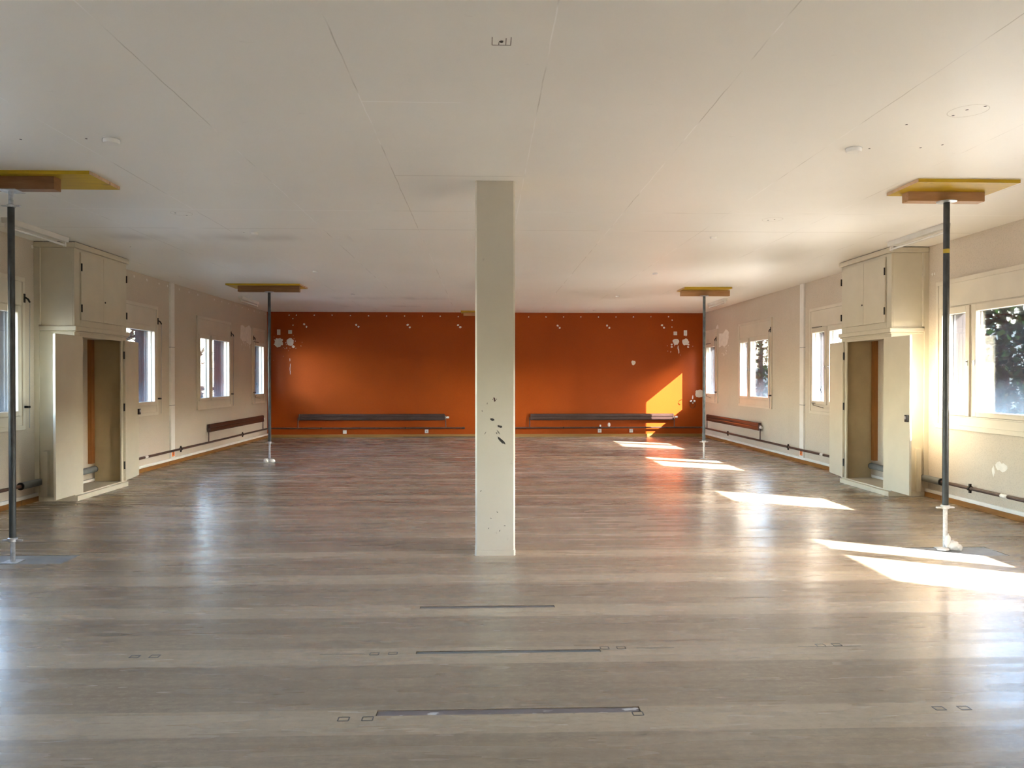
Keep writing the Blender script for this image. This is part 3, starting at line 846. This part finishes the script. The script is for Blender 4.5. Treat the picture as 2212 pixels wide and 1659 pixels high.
make_plate('light_switch', -4.642, 2.523, .088, .088, 'square white switch plate above the filler blotches on the left', True, 'switch')
make_plate('light_switch', 4.631, 2.507, .088, .088, 'square white switch plate above the filler blotches on the right', True, 'switch')
make_plate('wall_plate', 4.878, 2.518, .082, .130, 'upright white plate above the filler blotches near the right corner', True, 'wall plate')
# small fittings by the pipe
r = on_wall('pipe_bracket', 'back', 2.785, 0.245); tag(r, 'small white and black bracket on the pipe above a socket right of the column', 'bracket')
MB().box(-.02, .012, -.075, 0, -.035, .0).build('strap', M['black'], r); MB().box(-.006, .026, -.074, -.02, -.002, .045).build('clip', M['white'], r, 0.004)
o = MB().lathe([(0.0, 0), (.030, 0), (.034, .012), (.026, .026), (0.0, .030)], 18).build('wall_fitting', M['white'], None, 0, True)
o.location = (3.012, BY, 0.290); o.rotation_euler = (PI / 2, 0, 0); o.scale = (1, 1.5, 1)
tag(o, 'small white oval fitting on the orange wall just above the pipe', 'wall fitting')
r = on_wall('wall_fitting', 'back', 5.056, 0.845); tag(r, 'small chrome wall fitting with a wire loop in the right corner of the orange wall', 'wall fitting')
for s in (-1, 1):
    MB().tube([(s * .042, 0, .012), (s * .042, -.03, .012), (s * .042, -.042, .012)], [.030, .028, .012], 16).build('chrome_button', M['chrome'], r, 0, True)
MB().tube([(0, 0, -.03), (0, -.035, -.03)], .02, 12).build('outlet', M['chrome'], r, 0, True)
lp = [(0.065 * math.cos(a) , -.012, -.06 + .095 * math.sin(a)) for a in [PI * 0.9 + k * (PI * 1.2) / 16 for k in range(17)]]
MB().tube(lp, .004, 6).build('wire_loop', M['dark'], r, 0, True)

# ================================================================ filler patches and dots on the walls (parts of the walls)
def wall_blot(parent, side, a, z, ra, rz, seed, n=15, jit=.22, name='filler_patch', pts=None, mat=None):
    q = pts or blot(a, z, ra, rz, n, jit, 0, seed)
    t = 0.0012
    if side == 'back': mb = MB().prism(q, 1, BY - t, BY + .001)
    elif side == 'left': mb = MB().prism(q, 0, LX + t, LX - .001)
    else: mb = MB().prism(q, 0, RX - t, RX + .001)
    mb.build(name, mat or M['filler'], parent)
bd = [(-4.666, 2.923), (-4.495, 2.923), (-4.071, 2.925), (-3.648, 2.926), (-3.212, 2.92), (-2.781, 2.913), (-2.351, 2.909), (-1.921, 2.911), (-1.492, 2.909), (-1.068, 2.908), (-0.635, 2.899), (-4.578, 2.84), (-4.576, 2.685), (-4.312, 2.704), (-4.255, 2.646), (-3.077, 2.697), (-3.019, 2.651), (-1.847, 2.697), (-1.797, 2.639), (-0.64, 2.695), (-0.587, 2.647),
      (1.061, 2.896), (1.482, 2.897), (1.906, 2.898), (2.326, 2.9), (2.754, 2.898), (3.182, 2.902), (3.606, 2.903), (4.034, 2.91), (4.465, 2.911), (4.553, 2.829), (4.548, 2.661), (1.765, 2.688), (1.814, 2.634), (2.965, 2.691), (3.02, 2.637), (4.307, 2.702), (4.356, 2.643), (4.544, 2.236), (4.546, 2.177), (4.952, 2.237), (4.947, 2.177)]
for k, (x, z) in enumerate(bd):
    big = (2.6 < z < 2.72 and abs(x) < 4.5) or (2.1 < z < 2.3)
    rr = 0.024 if big else 0.016
    wall_blot(wall_back, 'back', x, z, rr * random.uniform(.85, 1.25), rr, k, 9, .2, 'filler_dot')
wall_blot(wall_back, 'back', -4.923, 2.267, .105, .115, 101, 27, .24)
wall_blot(wall_back, 'back', -4.642, 2.285, .088, .090, 102, 15, .14)
wall_blot(wall_back, 'back', -4.572, 2.171, .034, .034, 103, 11, .12)
wall_blot(wall_back, 'back', 4.642, 2.301, .075, .078, 104, 13, .18)
wall_blot(wall_back, 'back', 4.879, 2.296, .085, .078, 105, 13, .18)
wall_blot(wall_back, 'back', 3.608, 1.792, .052, .056, 106, 9, .15)
wall_blot(wall_back, 'back', 5.225, 1.042, .10, .10, 107, 19, .14)
rs = random.Random(5)
for k in range(34):                                        # specks scraped round the blotches
    s = -1 if k % 3 else 1
    cx = -4.78 if s < 0 else 4.76
    x = cx + rs.gauss(0, .20); z = 2.19 + rs.gauss(0, .11)
    if abs(x) > 5.1: continue
    wall_blot(wall_back, 'back', x, z, rs.uniform(.003, .011), rs.uniform(.004, .014), 200 + k, 7, .35, 'filler_speck')
for k, z in enumerate((1.86, 1.72, 1.64, 1.55)):
    wall_blot(wall_back, 'back', -4.65 + .01 * (k % 2), z, .006, .05, 300 + k, 9, .4, 'scratch')
for k, (x, z) in enumerate([(4.70, 2.16), (4.72, 2.08), (5.06, .95)]):
    wall_blot(wall_back, 'back', x, z, .012, .06, 320 + k, 9, .35, 'scratch')
for k, y in enumerate([8.639, 9.03, 11.595, 12.028, 12.467, 12.80, 13.282, 13.714, 14.125, 14.979, 15.398, 15.81, 16.253, 16.669, 17.108, 17.532, 17.967, 18.393]):
    wall_blot(wall_left, 'left', y, 2.93, .022, .020, 400 + k, 9, .2, 'filler_dot')
wall_blot(wall_left, 'left', 0, 0, 0, 0, 0, pts=[(16.567, 2.538), (16.66, 2.56), (16.775, 2.545), (16.85, 2.515), (16.924, 2.522), (17.05, 2.56), (17.165, 2.585), (17.25, 2.54), (17.356, 2.53), (17.354, 2.38), (17.354, 2.222), (17.27, 2.17), (17.161, 2.152), (17.07, 2.19), (16.986, 2.184), (16.93, 2.23), (16.879, 2.22), (16.78, 2.225), (16.688, 2.21), (16.60, 2.25), (16.523, 2.274), (16.56, 2.40)])
wall_blot(wall_right, 'right', 0, 0, 0, 0, 0, pts=[(17.346, 2.435), (17.2, 2.43), (17.047, 2.418), (16.98, 2.44), (16.907, 2.471), (16.83, 2.50), (16.742, 2.478), (16.66, 2.45), (16.622, 2.419), (16.645, 2.36), (16.632, 2.309), (16.68, 2.23), (16.739, 2.168), (16.85, 2.13), (16.96, 2.117), (17.06, 2.15), (17.158, 2.151), (17.25, 2.12), (17.343, 2.124)])
wall_blot(wall_right, 'right', 0, 0, 0, 0, 0, pts=[(17.58, 2.552), (17.50, 2.622), (17.44, 2.645), (17.40, 2.62), (17.36, 2.552)])
wall_blot(wall_right, 'right', 0, 0, 0, 0, 0, pts=[(7.839, 0.518), (7.81, 0.55), (7.772, 0.561), (7.74, 0.54), (7.715, 0.549), (7.68, 0.535), (7.658, 0.528), (7.65, 0.505), (7.665, 0.483), (7.70, 0.46), (7.73, 0.451), (7.77, 0.47), (7.805, 0.466), (7.83, 0.49)])
wall_blot(wall_right, 'right', 7.87, 0.45, .022, .05, 501, 11, .35)
for k, y in enumerate([8.987, 8.94]):
    wall_blot(wall_right, 'right', y, 2.66, .014, .016, 510 + k, 9, .2, 'filler_dot')
for k in range(12):
    wall_blot(wall_left, 'left', 16.95 + rs.gauss(0, .18), 2.12 + rs.gauss(0, .05), .018, .022, 520 + k, 7, .35, 'filler_speck')
    wall_blot(wall_right, 'right', 16.95 + rs.gauss(0, .14), 2.03 + rs.gauss(0, .05), .018, .018, 540 + k, 7, .35, 'filler_speck')

# ================================================================ ceiling fittings
def make_lamp():
    r = empty('ceiling_lamp', (0, 0, H)); L = 0.55
    MB().prism([(-.040, 0.0), (.040, 0.0), (.032, -.055), (-.032, -.055)], 1, -L, L).build('housing', M['whitemetal'], r, 0.003)
    for s in (-1, 1):
        MB().box(-.016, .016, s * (L - .03) - .012, s * (L - .03) + .012, -.105, -.055).build('lamp_holder', M['white'], r, 0.003)
    MB().tube([(0, -L + .035, -.088), (0, L - .035, -.088)], .013, 14).build('lamp_tube', M['tube'], r, 0, True)
    return r
lp = make_lamp()
for i, (x, y, l) in enumerate([(-4.70, 8.27, 'bare fluorescent batten on the ceiling before the left cabinet'),
                               (4.70, 8.22, 'bare fluorescent batten on the ceiling before the right cabinet'),
                               (-4.71, 15.58, 'small far fluorescent batten on the ceiling at the left wall'),
                               (4.75, 15.57, 'small far fluorescent batten on the ceiling at the right wall')]):
    o = lp if i == 0 else copy_tree(lp)
    o.location = (x, y, H); tag(o, l, 'lamp', 'fluorescent battens on the ceiling')
def make_cap():
    r = empty('ceiling_rosette', (0, 0, H))
    MB().lathe([(0.052, 0.0), (0.052, -.018), (0.047, -.027), (0.0, -.030)], 22).build('cover', M['white'], r, 0, True)
    MB().lathe([(0.056, 0.0), (0.056, -.004)], 22).build('rim', M['whitemetal'], r, 0, True)
    return r
cp = make_cap()
row = {'left': ((-2.462, 5.18), (-2.488, 8.43), (-2.49, 11.42), (-2.474, 14.54), (-2.477, 17.64)), 'right': ((2.53, 5.2), (2.555, 8.52), (2.56, 11.49), (2.548, 14.69), (2.551, 17.82))}
od = ['nearest', 'second nearest', 'middle', 'second farthest', 'farthest']
i = 0
for side in ('left', 'right'):
    for k, (x, y) in enumerate(row[side]):
        o = cp if i == 0 else copy_tree(cp); i += 1
        o.location = (x, y, H)
        if k: o.scale = (.72, .72, .9)
        tag(o, 'small round white ceiling rosette, %s in the row on the %s half' % (od[k], side), 'ceiling rosette', 'white rosettes on the ceiling')
def ceil_mark(x, y, rx, ry, seed, mat='paintloss', name='screw_hole'):
    MB().prism(blot(x, y, rx, ry, 8, .2, 0, seed), 2, H - .0008, H + .001).build(name, M[mat], ceiling)
for k, (x, y) in enumerate([(-3.30, 5.11), (-3.06, 5.20), (-2.62, 5.17), (2.64, 5.20), (2.98, 5.17), (3.09, 5.10), (2.83, 4.43), (2.90, 4.37), (2.81, 4.53), (2.62, 4.70), (2.88, 7.56), (2.83, 7.60), (-2.95, 7.46), (-2.88, 7.56), (-4.25, 9.4), (-2.60, 8.42), (0.078, 3.612)]):
    ceil_mark(x, y, .008 if k < 16 else .011, .008 if k < 16 else .012, 600 + k)
for (x, y, rr) in ((2.85, 4.45, .11), (2.86, 7.56, .10), (-2.90, 7.48, .10)):
    MB().ring(rr - .003, rr, H - .0006, H + .001, 28, (x, y)).build('ring_mark', M['faint'], ceiling)
x0, x1, y0, y1, w = 0.035, 0.123, 3.565, 3.65, .002
for q in ((x0 - w, x0 + w, y0, y1), (x1 - w, x1 + w, y0, y1), (x0, x1, y1 - w, y1 + w), (x0 + .03, x0 + .034, y1 - .03, y1), (x1 - .025, x1 - .021, y0 + .01, y1)):
    MB().box(q[0], q[1], q[2], q[3], H - .0008, H + .001).build('bracket_outline', M['scuff'], ceiling)

# ================================================================ outside
yard = MB().box(-60, 60, -40, 90, -0.40, -0.26).build('ground', M['yard']); yard['kind'] = 'structure'
hb = MB(); NX, NY = 24, 40
for i in range(NX + 1):
    for j in range(NY + 1):
        x = 15 + i * 2.2; y = -15 + j * 2.6
        z = -0.3 + max(0, (x - 16)) * 0.17 + 0.35 * math.sin(x * .5 + y * .3) + .3 * math.sin(y * .7)
        hb.v.append((x, y, z if i else -.4))
for i in range(NX):
    for j in range(NY):
        a = i * (NY + 1) + j
        hb.f.append((a, a + 1, a + NY + 2, a + NY + 1))
hill = hb.build('hillside', M['grass'], None, 0, True); hill['kind'] = 'structure'
MB().box(LX - TH - .4, RX + TH + .02, FY - TH - .2, BY + TH + .2, H + .3, H + .42).build('roof', M['render'])['kind'] = 'structure'

def conifer(loc, R, Ht, n, label, seed):
    r = empty('evergreen_tree', loc); tag(r, label, 'tree', 'evergreen trees outside the right windows')
    rnd = random.Random(seed)
    MB().tube([(0, 0, 0), (.05, .05, Ht * .5), (0, 0, Ht * .9)], [.16, .11, .03], 8).build('trunk', M['bark'], r, 0, True)
    def cloud(nq, lo, hi, size, rmin):
        mb = MB()
        for _ in range(nq):
            a = rnd.uniform(0, 2 * PI); zz = rnd.random()
            rad = R * math.sqrt(max(0.03, 1 - (zz - .35) ** 2 / .45)) * (rmin + (1 - rmin) * rnd.random() ** .5)
            p = Vector((rad * math.cos(a), rad * math.sin(a), Ht * (lo + (hi - lo) * zz)))
            d = Vector((math.cos(a) + rnd.uniform(-.6, .6), math.sin(a) + rnd.uniform(-.6, .6), rnd.uniform(-.9, .4))).normalized()
            e = d.cross(Vector((rnd.uniform(-1, 1), rnd.uniform(-1, 1), rnd.uniform(-1, 1)))).normalized()
            l, w = size * rnd.uniform(.6, 1.5), size * rnd.uniform(.22, .42)
            mb.face([p - e * w * .3, p + d * l * .5 - e * w, p + d * l, p + d * l * .5 + e * w])
        return mb
    cloud(n, .02, 1.0, .20, .45).build('foliage', M['needles'], r)
    cloud(n // 10, .0, .75, .12, .9).build('leaf_sprays', M['leaves'], r)
    tw = MB()
    for k in range(46):
        a = rnd.uniform(PI * .55, PI * 1.6); z = rnd.uniform(.1, .95) * Ht
        p = Vector((R * .8 * math.cos(a), R * .8 * math.sin(a), z)); pts = [p]
        d = Vector((math.cos(a), math.sin(a), rnd.uniform(-.5, .5)))
        for q in range(6):
            d = (d + Vector((rnd.uniform(-.7, .7), rnd.uniform(-.7, .7), rnd.uniform(-.6, .4)))).normalized()
            p = p + d * rnd.uniform(.12, .22); pts.append(p)
        tw.tube(pts, [.014, .012, .010, .008, .007, .005, .003], 5)
    tw.build('dead_twigs', M['twig'], r, 0, True)
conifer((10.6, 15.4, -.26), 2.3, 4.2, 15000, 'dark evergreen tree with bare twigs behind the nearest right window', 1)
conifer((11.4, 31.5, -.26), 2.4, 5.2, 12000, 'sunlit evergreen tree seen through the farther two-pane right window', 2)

def bare_tree(loc, Ht, label, seed):
    r = empty('bare_tree', loc); tag(r, label, 'tree', 'bare trees outside the left windows')
    rnd = random.Random(seed)
    trunk = MB(); br = MB()
    def grow(mb, p, d, l, rad, depth):
        pts = [p]; n_ = 5
        for k in range(n_):
            d = (d + Vector((rnd.uniform(-.28, .28), rnd.uniform(-.28, .28), rnd.uniform(-.12, .16)))).normalized()
            p = p + d * (l / n_); pts.append(p)
        mb.tube(pts, [max(.007, rad * (1 - .12 * k)) for k in range(n_ + 1)], 6 if depth > 1 else 4)
        if depth <= 0: return
        for k in range(6 if depth > 3 else 4):
            a = rnd.uniform(0, 2 * PI)
            nd = (d * .55 + Vector((math.cos(a), math.sin(a), rnd.uniform(-.35, .5)))).normalized()
            grow(br, pts[rnd.randint(2, n_)], nd, l * rnd.uniform(.55, .8), rad * .5, depth - 1)
    grow(trunk, Vector((0, 0, 0)), Vector((0, 0, 1)), Ht * .36, .15, 4)
    trunk.build('trunk', M['bark'], r, 0, True)
    br.build('branches', M['bark'], r, 0, True)
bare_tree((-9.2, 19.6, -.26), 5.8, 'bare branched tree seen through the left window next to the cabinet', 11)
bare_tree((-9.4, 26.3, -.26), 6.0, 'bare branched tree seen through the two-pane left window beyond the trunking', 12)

# ================================================================ light
SUN = Vector((-1.0, 0.621, -0.81)).normalized()
sd = bpy.data.lights.new('sun', 'SUN'); so = bpy.data.objects.new('sun', sd); COL.objects.link(so)
sd.energy = 82.0; sd.angle = math.radians(0.53); sd.color = (1.0, 0.94, 0.84)
so.rotation_euler = SUN.to_track_quat('-Z', 'Y').to_euler(); so.location = (20, -10, 20)

w = bpy.data.worlds.new('World'); SC.world = w; w.use_nodes = True
nt = w.node_tree; nt.nodes.clear(); t = NT(nt)
sky = t.n('ShaderNodeTexSky'); sky.sky_type = 'NISHITA'; sky.sun_disc = False
sky.sun_elevation = math.asin(-SUN.z); sky.sun_rotation = math.atan2(-SUN.x, -SUN.y)
sky.air_density = 1.2; sky.dust_density = 1.5; sky.ozone_density = 1.0
# cloud-white brightness added to the sky to light the room from the left
sp = t.n('ShaderNodeSeparateXYZ'); t.link(t.n('ShaderNodeTexCoord').outputs['Generated'], sp.inputs[0])
cl = t.math('MULTIPLY_ADD', t.math('MAXIMUM', t.math('ADD', t.math('MULTIPLY', sp.outputs[0], -0.75), t.math('MULTIPLY', sp.outputs[1], 0.6)), 0.0), 0.40, 0.08)
cl = t.math('MULTIPLY', cl, t.math('MAXIMUM', t.math('SUBTRACT', 1.0, sp.outputs[2]), 0.0))
cc = t.n('ShaderNodeCombineColor'); t.link(t.math('MULTIPLY', cl, 0.98), cc.inputs[0]); t.link(t.math('MULTIPLY', cl, 0.97), cc.inputs[1]); t.link(cl, cc.inputs[2])
skyc = t.mix(1.0, sky.outputs[0], cc.outputs[0], 'ADD')
bg = t.n('ShaderNodeBackground'); t.link(skyc, bg.inputs[0]); bg.inputs[1].default_value = 2.6
wo = t.n('ShaderNodeOutputWorld'); t.link(bg.outputs[0], wo.inputs[0])

# ================================================================ camera
F_PX = 1661.0
cd = bpy.data.cameras.new('camera'); co = bpy.data.objects.new('camera', cd); COL.objects.link(co)
cd.sensor_fit = 'HORIZONTAL'; cd.sensor_width = 36.0; cd.lens = 36.0 * F_PX / 2212.0
cd.clip_end = 300
co.location = (0, 0, 1.426)
co.rotation_euler = (PI / 2 - math.atan(13.3 / F_PX), 0, -math.atan(59 / F_PX))
SC.camera = co

SC.view_settings.view_transform = 'Standard'
SC.view_settings.look = 'None'
SC.view_settings.gamma = 1.0
SC.view_settings.use_curve_mapping = False
SC.view_settings.exposure = 2.16
SC.cycles.max_bounces = 14
SC.cycles.diffuse_bounces = 10
SC.cycles.glossy_bounces = 5
SC.cycles.transparent_max_bounces = 16
SC.cycles.sample_clamp_indirect = 8.0
SC.cycles.caustics_reflective = False
SC.cycles.caustics_refractive = False
SC.cycles.use_denoising = True
